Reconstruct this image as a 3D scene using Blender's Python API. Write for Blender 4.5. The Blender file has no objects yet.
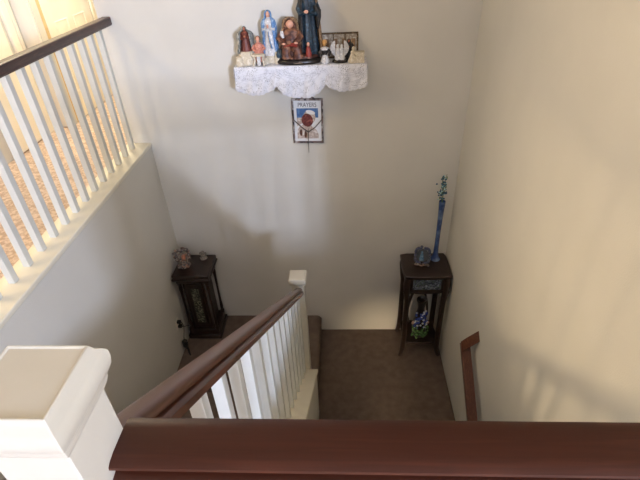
import bpy, bmesh, math, random
from mathutils import Vector, Matrix
random.seed(7)
PI = math.pi
SC = bpy.context.scene
COL = SC.collection

# ------------------------------------------------------------------ colours and materials
def lin(c):
    return tuple(((v/255)/12.92 if v/255 <= .04045 else ((v/255+.055)/1.055)**2.4) for v in c) + (1.0,)

def mat(name, rgb, rough=.6, rgb2=None, scale=20., bump=0., bscale=None, stretch=None, metallic=0., kind='noise',
        contrast=(.35, .65), coat=0., spec=None, detail=4.):
    m = bpy.data.materials.new(name); m.use_nodes = True
    nt = m.node_tree; N = nt.nodes; L = nt.links
    b = N['Principled BSDF']
    b.inputs['Base Color'].default_value = lin(rgb)
    b.inputs['Roughness'].default_value = rough
    b.inputs['Metallic'].default_value = metallic
    if coat: b.inputs['Coat Weight'].default_value = coat; b.inputs['Coat Roughness'].default_value = .15
    if spec is not None: b.inputs['Specular IOR Level'].default_value = spec
    tc = N.new('ShaderNodeTexCoord'); mp = N.new('ShaderNodeMapping')
    L.new(tc.outputs['Object'], mp.inputs['Vector'])
    if stretch: mp.inputs['Scale'].default_value = stretch
    if rgb2 is not None:
        if kind == 'voronoi':
            t = N.new('ShaderNodeTexVoronoi'); t.inputs['Scale'].default_value = scale; out = t.outputs['Color']
            sp = N.new('ShaderNodeSeparateColor'); L.new(out, sp.inputs[0]); out = sp.outputs[0]
        else:
            t = N.new('ShaderNodeTexNoise'); t.inputs['Scale'].default_value = scale; t.inputs['Detail'].default_value = detail
            out = t.outputs['Fac']
        L.new(mp.outputs[0], t.inputs['Vector'])
        r = N.new('ShaderNodeValToRGB'); L.new(out, r.inputs[0])
        cols = [rgb] + (rgb2 if isinstance(rgb2, list) else [rgb2])
        e = r.color_ramp.elements
        while len(e) < len(cols): e.new(.5)
        for i, c in enumerate(cols):
            e[i].position = contrast[0] + (contrast[1]-contrast[0])*i/(len(cols)-1); e[i].color = lin(c)
        L.new(r.outputs[0], b.inputs['Base Color'])
    if bump:
        t2 = N.new('ShaderNodeTexNoise'); t2.inputs['Scale'].default_value = bscale or scale; t2.inputs['Detail'].default_value = 4
        L.new(mp.outputs[0], t2.inputs['Vector'])
        bp = N.new('ShaderNodeBump'); bp.inputs['Strength'].default_value = bump; bp.inputs['Distance'].default_value = .01
        L.new(t2.outputs['Fac'], bp.inputs['Height']); L.new(bp.outputs[0], b.inputs['Normal'])
    return m

M = {}
M['wall'] = mat('wall_paint', (211, 208.5, 199), .75, (215, 212.5, 203), 3., .12, 180.)
M['ceiling'] = mat('ceiling_paint', (232, 228, 220), .9, (236, 232, 225), 4., .1, 120.)
M['trim'] = mat('trim_paint', (222, 217, 198), .38, (227, 222, 204), 6., .03, 40.)
M['baluster'] = mat('baluster_paint', (204, 205, 198), .4, (209, 210, 203), 8., .03, 50.)
M['post'] = mat('post_paint', (198, 193, 176), .36, (204, 199, 183), 8., .04, 60.)
M['door'] = mat('door_paint', (240, 232, 212), .45, (243, 236, 219), 5.)
M['rail'] = mat('red_brown_wood', (66, 31, 18), .38, [(56, 25, 13), (80, 40, 24)], 5., .03, 40., (.8, 14, 14), coat=.0, spec=.3, contrast=(.25, .8))
M['rail_y'] = mat('worn_brown_wood', (84, 50, 37), .34, [(78, 43, 30), (104, 64, 46)], 4., .03, 40., (16, .6, .6), coat=.25, contrast=(.25, .8))
M['rail_dark'] = mat('dark_brown_wood', (66, 38, 30), .4, [(50, 27, 22), (76, 46, 37)], 9., .05, 40., (12, 1.2, 12))
M['rail_wall'] = mat('brown_handrail_wood', (98, 56, 36), .4, [(78, 42, 26), (110, 66, 44)], 9., .05, 40., (12, 1.2, 6))
M['carpet'] = mat('brown_carpet', (106, 92, 82), .95, (124, 108, 96), 14., .8, 260., spec=.1, contrast=(.3, .7))
M['carpet_up'] = mat('tan_carpet', (196, 172, 154), .95, (228, 208, 192), 45., 1., 200., spec=.1, contrast=(.4, .6))
M['dark_wood'] = mat('near_black_wood', (34, 22, 17), .35, (46, 30, 23), 7., .04, 30., (4, 4, 1), coat=.3)
M['stand_wood'] = mat('dark_stained_wood', (38, 26, 21), .45, (50, 34, 27), 7., .04, 30., (1, 1, 6), coat=.2)
M['black'] = mat('black_plastic', (20, 19, 19), .4, (27, 25, 25), 30.)
M['white_plastic'] = mat('white_plastic', (225, 220, 208), .4, (229, 225, 214), 10.)
M['metal'] = mat('dull_metal', (120, 112, 100), .3, (140, 132, 118), 30., metallic=.9)
M['skin'] = mat('painted_skin', (214, 158, 130), .55, (226, 172, 146), 60.)
M['skin_dark'] = mat('painted_tan_skin', (168, 104, 78), .55, (190, 124, 96), 60.)
M['blue_robe'] = mat('sky_blue_paint', (118, 160, 202), .5, [(86, 130, 182), (158, 188, 218)], 45., .2, 60.)
M['white_robe'] = mat('white_glaze', (225, 224, 220), .45, [(196, 196, 196), (238, 238, 234)], 60., .2, 80.)
M['stone'] = mat('cream_stone', (218, 208, 186), .8, [(202, 190, 164), (230, 222, 204)], 50., .4, 90.)
M['grey_robe'] = mat('grey_green_glaze', (146, 150, 146), .5, [(98, 102, 100), (184, 184, 178)], 34., .3, 80.)
M['maroon'] = mat('maroon_paint', (98, 48, 40), .5, (124, 66, 52), 60., .2, 80.)
M['hair'] = mat('brown_hair_paint', (92, 58, 38), .6, (118, 78, 52), 80., .3, 90.)
M['hair_gold'] = mat('golden_hair_paint', (190, 140, 78), .6, (208, 160, 98), 80., .3, 90.)
M['pink'] = mat('pink_clay', (212, 146, 124), .6, [(190, 118, 98), (228, 170, 150)], 70., .2, 80.)
M['teal'] = mat('dark_teal_paint', (34, 56, 70), .45, [(22, 34, 44), (54, 82, 98)], 40., .25, 60.)
M['charcoal'] = mat('charcoal_paint', (40, 40, 42), .5, [(26, 25, 26), (66, 62, 58)], 50., .25, 60.)
M['tan'] = mat('tan_paint', (150, 120, 88), .55, [(118, 90, 62), (176, 146, 112)], 50., .25, 60.)
M['brown_robe'] = mat('russet_paint', (112, 68, 48), .55, [(66, 36, 30), (146, 100, 72)], 26., .25, 60.)
M['red'] = mat('dark_red_paint', (124, 44, 38), .5, (150, 62, 52), 60.)
M['base_black'] = mat('black_lacquer', (30, 24, 22), .3, [(20, 16, 15), (54, 42, 34)], 40., .2, 50.)
M['frame_gold'] = mat('antique_gold', (110, 88, 58), .4, [(70, 54, 36), (140, 118, 82)], 80., .3, 90., metallic=.3)
M['print_pale'] = mat('pale_print', (196, 188, 172), .5, [(140, 128, 112), (216, 212, 200)], 30.)
M['mottle'] = mat('mottled_frame', (60, 48, 44), .4, [(188, 180, 176), (44, 40, 44), (140, 116, 108), (36, 34, 40)], 62., .3, 90., kind='voronoi', contrast=(.1, .9))
M['paper'] = mat('white_paper', (232, 234, 236), .6, (238, 240, 242), 30.)
M['print_blue'] = mat('blue_print', (74, 116, 168), .55, [(60, 100, 156), (104, 142, 188)], 30.)
M['print_red'] = mat('ruddy_print', (124, 58, 52), .6, [(88, 34, 34), (160, 92, 80)], 45.)
M['print_cream'] = mat('cream_print', (214, 202, 192), .6, [(176, 158, 146), (232, 226, 220)], 38.)
M['ink'] = mat('dark_ink', (66, 72, 78), .6, (84, 88, 92), 40.)
M['straw'] = mat('dry_palm_strip', (70, 66, 66), .7, (96, 90, 86), 60.)
M['blue_glass'] = mat('blue_glass', (70, 98, 150), .15, [(52, 76, 128), (112, 138, 178)], 8., spec=.8, coat=.5)
M['petal'] = mat('blue_petal', (30, 92, 128), .6, [(20, 56, 92), (66, 140, 160)], 90.)
M['petal_pale'] = mat('pale_blue_petal', (150, 196, 204), .6, (190, 220, 222), 90.)
M['petal_blue'] = mat('cobalt_petal', (52, 78, 168), .6, [(36, 56, 140), (110, 140, 214)], 90.)
M['petal_white'] = mat('white_petal', (206, 210, 220), .6, (222, 226, 232), 90.)
M['leaf'] = mat('green_leaf', (78, 118, 66), .6, [(52, 88, 48), (120, 158, 96)], 70.)
M['mosaic'] = mat('floral_mosaic', (58, 66, 86), .35, [(40, 48, 64), (150, 158, 170), (66, 80, 100), (84, 104, 76), (110, 118, 134), (40, 46, 58)], 80., .3, 90., kind='voronoi', contrast=(.05, .95))
M['foliage_panel'] = mat('leafy_panel', (40, 44, 30), .5, [(20, 21, 18), (104, 108, 86), (40, 42, 34), (140, 138, 116), (24, 25, 20)], 90., .2, 90., kind='voronoi', contrast=(.05, .95))
M['ornate'] = mat('ornate_mixed_glaze', (110, 96, 84), .4, [(40, 34, 34), (176, 168, 156), (70, 60, 56), (160, 120, 100), (96, 100, 106)], 90., .4, 90., kind='voronoi', contrast=(.05, .95))
M['ornate_blue'] = mat('ornate_blue_glaze', (70, 84, 116), .35, [(34, 40, 58), (96, 100, 140), (52, 74, 76), (130, 124, 150), (60, 60, 76)], 110., .4, 90., kind='voronoi', contrast=(.05, .95))
M['print_sky'] = mat('light_blue_print', (110, 150, 178), .5, [(70, 108, 140), (150, 184, 204)], 40.)
M['peach'] = mat('peach_petal', (206, 164, 142), .6, (218, 180, 160), 90.)
M['pale_ceramic'] = mat('pale_grey_ceramic', (150, 142, 128), .5, [(110, 102, 92), (180, 172, 158)], 70., .2, 80.)

def lace_material():
    m = bpy.data.materials.new('white_lace'); m.use_nodes = True
    nt = m.node_tree; N = nt.nodes; L = nt.links; b = N['Principled BSDF']
    b.inputs['Roughness'].default_value = .9
    tc = N.new('ShaderNodeTexCoord')
    v = N.new('ShaderNodeTexVoronoi'); v.feature = 'DISTANCE_TO_EDGE'; v.inputs['Scale'].default_value = 105
    L.new(tc.outputs['Object'], v.inputs['Vector'])
    n = N.new('ShaderNodeTexNoise'); n.inputs['Scale'].default_value = 22; n.inputs['Detail'].default_value = 3
    L.new(tc.outputs['Object'], n.inputs['Vector'])
    r1 = N.new('ShaderNodeValToRGB'); r1.color_ramp.elements[0].position = .12; r1.color_ramp.elements[1].position = .3
    r1.color_ramp.elements[0].color = (1, 1, 1, 1); r1.color_ramp.elements[1].color = (0, 0, 0, 1)
    L.new(v.outputs['Distance'], r1.inputs[0])
    r2 = N.new('ShaderNodeValToRGB'); r2.color_ramp.elements[0].position = .42; r2.color_ramp.elements[1].position = .62
    r2.color_ramp.elements[0].color = (1, 1, 1, 1); r2.color_ramp.elements[1].color = (.25, .25, .25, 1)
    L.new(n.outputs['Fac'], r2.inputs[0])
    mx = N.new('ShaderNodeMath'); mx.operation = 'MAXIMUM'
    L.new(r1.outputs[0], mx.inputs[0]); L.new(r2.outputs[0], mx.inputs[1])
    mm = N.new('ShaderNodeMath'); mm.operation = 'MAXIMUM'; mm.inputs[1].default_value = .45
    L.new(mx.outputs[0], mm.inputs[0])
    L.new(mm.outputs[0], b.inputs['Alpha'])
    b.inputs['Base Color'].default_value = lin((222, 224, 230))
    bp = N.new('ShaderNodeBump'); bp.inputs['Strength'].default_value = .6; bp.inputs['Distance'].default_value = .004
    L.new(v.outputs['Distance'], bp.inputs['Height']); L.new(bp.outputs[0], b.inputs['Normal'])
    return m
M['lace'] = lace_material()
M['lace_solid'] = mat('dense_white_lace', (222, 224, 230), .9, (210, 212, 220), 50., .6, 120.)

# ------------------------------------------------------------------ mesh builder
class MB:
    def __init__(s): s.bm = bmesh.new()
    def face(s, vs):
        try: return s.bm.faces.new(vs)
        except ValueError: return None
    def box(s, x0, x1, y0, y1, z0, z1, m=None):
        c = [Vector((x, y, z)) for z in (z0, z1) for y in (y0, y1) for x in (x0, x1)]
        if m: c = [m @ p for p in c]
        v = [s.bm.verts.new(p) for p in c]
        for f in ((0, 2, 3, 1), (4, 5, 7, 6), (0, 1, 5, 4), (2, 6, 7, 3), (0, 4, 6, 2), (1, 3, 7, 5)): s.face([v[i] for i in f])
        return s
    def rings(s, rr, cap=True, closed=True):
        rows = [[s.bm.verts.new(p) for p in r] for r in rr]
        n = len(rows[0])
        for a, b in zip(rows, rows[1:]):
            for i in range(n if closed else n-1):
                j = (i+1) % n
                s.face([a[i], a[j], b[j], b[i]])
        if cap and closed:
            s.face(rows[0][::-1]); s.face(rows[-1])
        return s
    def prism_x(s, poly, x0, x1):      # polygon in (y, z)
        return s.rings([[Vector((x, y, z)) for y, z in poly] for x in (x0, x1)])
    def prism_y(s, poly, y0, y1):      # polygon in (x, z)
        return s.rings([[Vector((x, y, z)) for x, z in poly] for y in (y0, y1)])
    def prism_z(s, poly, z0, z1):
        return s.rings([[Vector((x, y, z)) for x, y in poly] for z in (z0, z1)])
    def lathe(s, prof, c=(0, 0, 0), n=20, sx=1., sy=1., m=None, fold=0., fk=9):
        rr = []
        for r, z in prof:
            ring = []
            for i in range(n):
                t = 2*PI*i/n; q = r*(1+fold*math.cos(fk*t))
                p = Vector((c[0]+q*math.cos(t)*sx, c[1]+q*math.sin(t)*sy, c[2]+z))
                ring.append(m @ p if m else p)
            rr.append(ring)
        return s.rings(rr)
    def ball(s, c, r, n=12, m=None):
        if not hasattr(r, '__len__'): r = (r, r, r)
        k = n//2+1; rr = []
        for j in range(k+1):
            a = -PI/2+PI*j/k; q = max(math.cos(a), .02)
            rr.append([Vector((c[0]+r[0]*q*math.cos(2*PI*i/n), c[1]+r[1]*q*math.sin(2*PI*i/n), c[2]+r[2]*math.sin(a))) for i in range(n)])
        if m: rr = [[m @ p for p in r_] for r_ in rr]
        return s.rings(rr)
    def tube(s, pts, rad, n=8, sq=1.):
        pts = [Vector(p) for p in pts]
        if not hasattr(rad, '__len__'): rad = [rad]*len(pts)
        rr = []; up = Vector((0, 0, 1))
        for i, p in enumerate(pts):
            d = (pts[min(i+1, len(pts)-1)]-pts[max(i-1, 0)]).normalized()
            if i == 0:
                a = d.cross(up if abs(d.z) < .9 else Vector((1, 0, 0))).normalized()
            else:
                a = (a-d*a.dot(d)).normalized()
            b = d.cross(a)
            rr.append([p+a*(rad[i]*math.cos(2*PI*k/n))+b*(rad[i]*sq*math.sin(2*PI*k/n)) for k in range(n)])
        return s.rings(rr)
    def sqrings(s, cx, cy, prof):      # square cross-section: (half width, z)
        return s.rings([[Vector((cx+a*h, cy+b*h, z)) for a, b in ((-1, -1), (1, -1), (1, 1), (-1, 1))] for h, z in prof])
    def sweep(s, prof, p0, p1, side, end0=None):    # prof (u across, v up), straight between two points
        p0, p1, side = Vector(p0), Vector(p1), Vector(side)
        d = (p1-p0).normalized(); up = side.cross(d).normalized()
        if up.z < 0: up = -up
        return s.rings([[p+side*u+up*v for u, v in prof] for p in (p0, p1)])
    def build(s, name, material, parent=None, smooth=35, bevel=0., sub=0, solid=0., seg=2):
        bm = s.bm
        bmesh.ops.recalc_face_normals(bm, faces=bm.faces[:])
        me = bpy.data.meshes.new(name)
        if smooth:
            for f in bm.faces: f.smooth = True
            for e in bm.edges:
                if len(e.link_faces) == 2 and e.calc_face_angle(0) > math.radians(smooth): e.smooth = False
        bm.to_mesh(me); bm.free()
        o = bpy.data.objects.new(name, me); COL.objects.link(o)
        me.materials.append(M[material] if isinstance(material, str) else material)
        if parent: o.parent = parent
        if solid:
            q = o.modifiers.new('solid', 'SOLIDIFY'); q.thickness = solid; q.offset = 0
        if bevel:
            q = o.modifiers.new('bevel', 'BEVEL'); q.width = bevel; q.segments = seg; q.limit_method = 'ANGLE'; q.harden_normals = False
        if sub:
            q = o.modifiers.new('sub', 'SUBSURF'); q.levels = sub; q.render_levels = sub
        return o

def tag(o, label=None, cat=None, group=None, kind=None):
    if label: o['label'] = label
    if cat: o['category'] = cat
    if group: o['group'] = group
    if kind: o['kind'] = kind
    return o
def thing(name, label, cat, loc=(0, 0, 0), rz=0., group=None):
    o = bpy.data.objects.new(name, None); COL.objects.link(o)
    o.empty_display_size = .05; o.location = loc; o.rotation_euler = (0, 0, rz)
    return tag(o, label, cat, group)
def struct(name, mb, m, label, bevel=0., **k):
    o = mb.build(name, m, bevel=bevel, **k)
    return tag(o, label, None, None, 'structure')

# ------------------------------------------------------------------ key measures
XL, XR, YB = -1.527, .921, 3.40
ZU, ZL, ZT = 2.098, .196, 4.95          # upper floor, left landing, ceiling
YE = .25                                # edge of the loft floor above the stairs
ZBOT = -1.95
XH = -2.36                              # hall wall

# ------------------------------------------------------------------ room shell
struct('wall_back', MB().box(-1.67, 1.06, YB, YB+.12, ZBOT, ZT), 'wall', 'tall cream wall at the end of the stairwell behind the shelf')
struct('wall_right', MB().box(XR, XR+.12, YE+.05, YB, ZBOT, ZT), 'wall', 'plain beige wall carrying the short brown handrail')
struct('wall_right_lower', MB().box(XR, XR+.12, -3., YE+.05, ZBOT, ZU-.2), 'wall', 'beige wall of the lower flight under the loft')
struct('wall_left', MB().box(-1.70, XL-.008, YE, YB, 0, ZU-.03), 'wall', 'half wall below the white balusters of the upper hall')
o = MB()
o.prism_x([(YE, ZU-.03), (YB, ZU-.03), (YB, ZU), (YE, ZU)], -1.72, -1.528)
struct('trim_1', o, 'trim', 'cream painted ledge under the row of balusters', bevel=.006)
# loft and hall floor
struct('floor_loft', MB().box(-5.0, 4.6, -6.6, YE, ZU-.2, ZU), 'carpet_up', 'carpeted loft floor at the top of the stairs')
struct('floor_hall', MB().box(-5.0, -1.70, YE, 6.0, ZU-.2, ZU-.001), 'carpet_up', 'tan carpet of the upper hall behind the balusters')
struct('ceiling', MB().box(-5.0, 4.6, -6.6, 6.0, ZT, ZT+.1), 'ceiling', 'white ceiling above the stairwell')
struct('wall_hall', MB().box(XH-.12, XH, 3.80, 6.0, ZU, ZT), 'wall', 'hall wall that holds the white panelled door')
struct('wall_hall_near', MB().box(XH-.26, XH-.14, 3.0, 3.80, ZU, ZT).box(-5., XH-.26, 3.0, 3.12, ZU, ZT), 'wall', 'set back cream hall wall')
struct('wall_hall_end', MB().box(XH-.12, -1.55, 6.0, 6.12, ZU, ZT).box(-1.67, -1.55, YB+.12, 6., ZU, ZT), 'wall', 'end wall of the upper hall')
struct('wall_far_left', MB().box(-5.12, -5.0, -6.6, 3.12, ZU, ZT), 'wall', 'outer wall of the loft')
struct('wall_front', MB().box(-5.0, 2.75, -6.72, -6.6, ZU, ZT).box(4.0, 4.6, -6.72, -6.6, ZU, ZT).box(2.75, 4.0, -6.72, -6.6, ZU, 3.6).box(2.75, 4.0, -6.72, -6.6, 4.8, ZT), 'wall', 'wall behind the viewer with the window')
struct('wall_loft_right', MB().box(4.6, 4.72, -6.6, YE+.05, ZU, ZT).box(XR+.12, 4.6, YE+.05, YE+.17, ZU, ZT), 'wall', 'side wall of the loft')
struct('wall_understair', MB().box(XL-.12, XR, -3.12, -3.0, ZBOT, ZU-.2).box(-.42, -.22, -3.0, .2, ZBOT, ZU-.2), 'wall', 'wall enclosing the lower flight')
struct('floor_lower', MB().box(-.3, XR, -3.0, .2, ZBOT-.1, ZBOT+.05), 'carpet', 'carpeted floor at the foot of the lower flight')
struct('window_1', MB().box(2.75, 2.81, -6.70, -6.62, 3.6, 4.8).box(3.94, 4.0, -6.70, -6.62, 3.6, 4.8).box(2.81, 3.94, -6.70, -6.62, 3.6, 3.66).box(2.81, 3.94, -6.70, -6.62, 4.74, 4.8).box(3.355, 3.395, -6.70, -6.64, 3.66, 4.74), 'trim', 'white window frame behind the viewer')

# landings: the left one is a step higher than the right one, with a rounded carpet nosing
def nosing(x_edge, z, r, x_far, zb, n=8):
    p = [(x_far, zb), (x_edge, zb), (x_edge, z-2.2*r)]
    for i in range(n+1):
        a = -PI/2+PI*i/n*.5
        p.append((x_edge-.0+.008*math.cos(PI*i/n-PI/2), z-r*2.0+r*i/n) if False else (x_edge-r+(r+.006)*math.cos(PI/2*i/n), z-r+r*math.sin(PI/2*i/n)))
    p.append((x_far, z))
    return p
o = MB(); o.prism_y(nosing(-.245, ZL, .05, XL, -.1), 2.42, YB); o.box(XL, -.42, 2.32, 2.42, -.1, ZL)
struct('floor_landing_upper', o, 'carpet', 'brown carpet landing under the dark cabinet, one step up')
o = MB(); o.box(-.3, XR, 2.27, YB, -.5, 0)
struct('floor_landing', o, 'carpet', 'brown carpet landing under the plant stand', bevel=.012)
# upper flight (behind the diagonal railing)
def stairs(x0, x1, ys, z0, n, up=True):
    o = MB(); tr, ri = .25, .1902
    for i in range(n):
        if up: o.box(x0, x1, YE, ys-tr*i, (z0+ri*i if i else 0.), z0+ri*(i+1)-.0005)
        else: o.box(x0, x1, ys-tr*(i+1), ys-tr*i+.0, z0-ri*(i+1)-.25, z0-ri*(i+1))
    return o
struct('floor_stairs_upper', stairs(XL, -.42, 2.33, ZL, 9), 'carpet', 'carpeted flight rising beside the half wall', bevel=.01)
struct('floor_stairs_lower', stairs(-.22, XR, 2.27, 0, 9, False), 'carpet', 'carpeted flight going down beside the brown handrail', bevel=.01)
# closed stringer wall under the diagonal railing, with its sloping cap
SL = .757
def sh(y): return .567+SL*(2.415-y)
struct('wall_stringer', MB().prism_x([(2.415, -.05), (2.415, sh(2.415)-.03), (.33, sh(.33)-.03), (.2, 2.08), (.2, ZBOT), (.4, ZBOT)], -.42, -.232), 'wall', 'white wall under the sloping railing')
struct('wall_stringer_foot', MB().box(-.40, -.25, 2.415, 2.505, -.05, .19), 'wall', 'foot of the sloping wall')
struct('trim_3', MB().prism_x([(2.415, sh(2.415)-.03), (2.415, sh(2.415)), (.33, sh(.33)), (.33, sh(.33)-.03)], -.435, -.22), 'trim', 'sloping cream cap that carries the stair balusters', bevel=.004)

# ------------------------------------------------------------------ railings
half = [(.0, 0), (.012, -.0007), (.021, -.0035), (.0255, -.009), (.0262, -.015), (.0195, -.019), (.0195, -.024), (.028, -.026), (.0365, -.031), (.0370, -.041), (.029, -.045), (.030, -.054), (.022, -.060)]
PROF = half[1:] + [(-u, v) for u, v in half[:0:-1]]
bx_prof = [(.030, -.004), (.030, -.046), (.024, -.055), (-.024, -.055), (-.030, -.046), (-.030, -.004), (-.024, 0), (.024, 0)]
BW = .0178
t = thing('guard_railing', 'dark brown handrail on white square balusters along the upper hall ledge', 'railing', (-1.62, 1.8, ZU))
def loc(o, t):  # geometry was written in world space: keep it there
    o.location = -Vector(t.location) if t.rotation_euler.z == 0 else o.location
    return o
loc(MB().sweep(bx_prof, (-1.61, YE+.1, 3.016), (-1.61, YB-.001, 3.016), (1, 0, 0)).build('handrail', 'rail_dark', t, bevel=.002), t)
y = 3.285
while y > .3:
    loc(MB().box(-1.637-BW, -1.637+BW, y-BW, y+BW, ZU, 2.966).build('baluster', 'baluster', t, bevel=.0015), t); y -= .1325
CAP = [(.043, 3.078), (.045, 3.082), (.0475, 3.086), (.0495, 3.093), (.050, 3.099), (.053, 3.103), (.0562, 3.110), (.0575, 3.120), (.057, 3.129), (.0535, 3.1345), (.0495, 3.138), (.0475, 3.143), (.0455, 3.1475), (.0435, 3.1475), (.0425, 3.1455)]
def cap(cx, cy, prof, ztop, k=1.):
    return [(h*k, ztop-(3.146-z)*k) for h, z in prof]
t2 = thing('guard_railing', 'thick red brown handrail nearest the viewer with a large moulded white newel post', 'railing', (.3, .3, ZU))
PROF2 = [(u*1.32 if v > -.02 else u*1.22, v*(.6 if v > -.02 else 1)) for u, v in PROF]
loc(MB().sweep(PROF2, (-.281, .315, 3.0), (XR-.001, .315, 3.0), (0, 1, 0)).build('handrail', 'rail', t2), t2)
npost = loc(MB().sqrings(-.3242, .2885, [(.043, ZU), (.043, 3.080)]).build('newel_post', 'post', t2, bevel=.002), t2)
c_ = MB().sqrings(-.3242, .2885, CAP).build('post_cap', 'post', npost, smooth=50, bevel=.0012, seg=2)
BW = .020
x = -.18
while x < XR-.04:
    loc(MB().box(x-BW, x+BW, .308-BW, .308+BW, ZU, 2.943).build('baluster', 'baluster', t2, bevel=.0015), t2); x += .1325
t3 = thing('stair_railing', 'sloping brown handrail on white balusters ending at a small square newel post', 'railing', (-.325, 2.46, ZL))
RZ = lambda y: 1.423+.7485*(2.41-y)
loc(MB().sweep(PROF, (-.322, 2.418, RZ(2.418)), (-.322, .325, RZ(.325)), (1, 0, 0)).build('handrail', 'rail_y', t3), t3)
np2 = loc(MB().sqrings(-.325, 2.46, [(.043, ZL-.004), (.043, 1.45)]).build('newel_post', 'post', t3, bevel=.002), t3)
MB().sqrings(-.325, 2.46, [(.043, 1.435), (.050, 1.445), (.058, 1.457), (.060, 1.468), (.060, 1.490), (.057, 1.496), (.052, 1.500)]).build('post_cap', 'post', np2, smooth=50, bevel=.001)
BW = .0168
y = 2.326
while y > .42:
    z0, z1 = sh(y), RZ(y)-.07
    o = MB(); o.rings([[Vector((-.325+a*BW, y+b*BW, (sh(y+b*BW) if q == 0 else RZ(y+b*BW)-.062))) for a, b in ((-1, -1), (1, -1), (1, 1), (-1, 1))] for q in (0, 1)])
    loc(o.build('baluster', 'baluster', t3, bevel=.0015), t3); y -= .1315
# short wall handrail for the lower flight
t4 = thing('wall_handrail', 'short flat brown handrail fixed to the plain beige wall', 'handrail', (.88, 2.2, .9))
o = MB(); hz = lambda y: .975+.72*(y-2.30)
o.sweep([(.033, 0), (.033, -.036), (.027, -.042), (-.027, -.042), (-.033, -.036), (-.033, 0), (-.028, .005), (.028, .005)], (.858, 2.315, hz(2.315)), (.858, .9, hz(.9)), (1, 0, 0))
loc(o.build('handrail', 'rail_wall', t4, bevel=.002), t4)
loc(MB().rings([[Vector((xx, yy+dy, zz+dz)) for dy, dz in ((-.030, -.024), (.030, .020), (.020, .034), (-.040, -.010))] for xx, yy, zz in ((.826, 2.295, .962), (.855, 2.285, 1.01), (XR-.001, 2.262, 1.105))]).build('return', 'rail_wall', t4, bevel=.003), t4)
for yb in (1.9, 1.1):
    loc(MB().tube([(.92, yb, hz(yb)-.11), (.885, yb, hz(yb)-.11), (.860, yb, hz(yb)-.06)], .007).build('bracket', 'metal', t4), t4)

# ------------------------------------------------------------------ upper hall doors
d = struct('door_1', MB().box(XH-.04, XH+.004, 3.93, 4.70, ZU+.012, ZU+2.04), 'door', 'white panelled door beyond the upper hall railing', bevel=.003)
for (ya, yb) in ((4.04, 4.25), (4.355, 4.565)):
    for (za, zb) in ((.22, .80), (.95, 1.62), (1.70, 1.92)):
        o = MB()
        o.rings([[Vector((XH+dx, yy, zz)) for yy, zz in ((ya+i, ZU+za+i), (yb-i, ZU+za+i), (yb-i, ZU+zb-i), (ya+i, ZU+zb-i))] for i, dx in ((0, .0043), (.006, .008), (.014, .0045), (.030, .0045), (.048, .009))])
        p = o.build('door_panel', 'door', d, smooth=20)
kn = MB(); kn.lathe([(.028, 0), (.028, .006), (.011, .012), (.011, .035), (.024, .045), (.028, .058), (.020, .070), (.006, .073)], n=16, m=Matrix.Translation((XH+.004, 4.625, ZU+.92)) @ Matrix.Rotation(PI/2, 4, 'Y'))
kn.build('door_handle', 'metal', d)
struct('trim_4', MB().box(XH, XH+.018, 4.715, 4.78, ZU, ZU+2.12).box(XH, XH+.018, 3.84, 4.78, ZU+2.055, ZU+2.12), 'door', 'cream casing around the panelled door', bevel=.004)
struct('trim_5', MB().box(XH-.139, XH-.005, 3.785, 3.835, ZU, ZU+2.12).box(XH-.14, XH-.118, 3.62, 3.70, ZU, ZU+2.12).box(XH-.14, XH-.122, 3.715, 3.75, ZU, ZU+2.12), 'door', 'stepped cream casing boards beside the door', bevel=.004)
struct('trim_6', MB().box(XH-.03, XH+.002, 3.885, 3.925, ZU, ZU+2.05), mat('shaded_jamb', (204, 176, 126), .6, (214, 188, 140), 20.), 'shadowed strip of door jamb beside the hinges, shade painted ochre')  # jamb reveal in shadow, the shade painted in as ochre
struct('trim_7', MB().box(XH, XH+.012, 4.78, 6., ZU, ZU+.08), 'trim', 'hall baseboard')
d2 = struct('door_2', MB().box(XH-.14, XH-.116, 3.14, 3.56, ZU+.01, ZU+2.04), 'door', 'second cream door at the picture edge', bevel=.003)
kn = MB(); kn.lathe([(.026, 0), (.011, .010), (.011, .035), (.026, .050), (.020, .066), (.006, .07)], n=16, m=Matrix.Translation((XH-.116, 3.20, ZU+.92)) @ Matrix.Rotation(PI/2, 4, 'Y'))
kn.build('door_handle', 'metal', d2)

# ------------------------------------------------------------------ shelf and lace cloth
SX0, SX1, SY0, SZ = -.735, .165, 3.205, 2.700
SCX = (SX0+SX1)/2
t = thing('wall_shelf', 'wooden wall shelf almost hidden under white lace', 'shelf', (SCX, 3.4, SZ-.03))
loc(MB().box(SX0+.01, SX1-.01, SY0+.006, YB-.001, SZ-.022, SZ-.002).build('board', 'stand_wood', t, bevel=.003), t)
for bxx in (-.55, -.02):
    loc(MB().prism_x([(YB-.001, SZ-.022), (3.26, SZ-.022), (3.27, SZ-.05), (3.33, SZ-.09), (YB-.001, SZ-.15)], bxx-.01, bxx+.01).build('bracket', 'stand_wood', t, bevel=.002), t)
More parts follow.
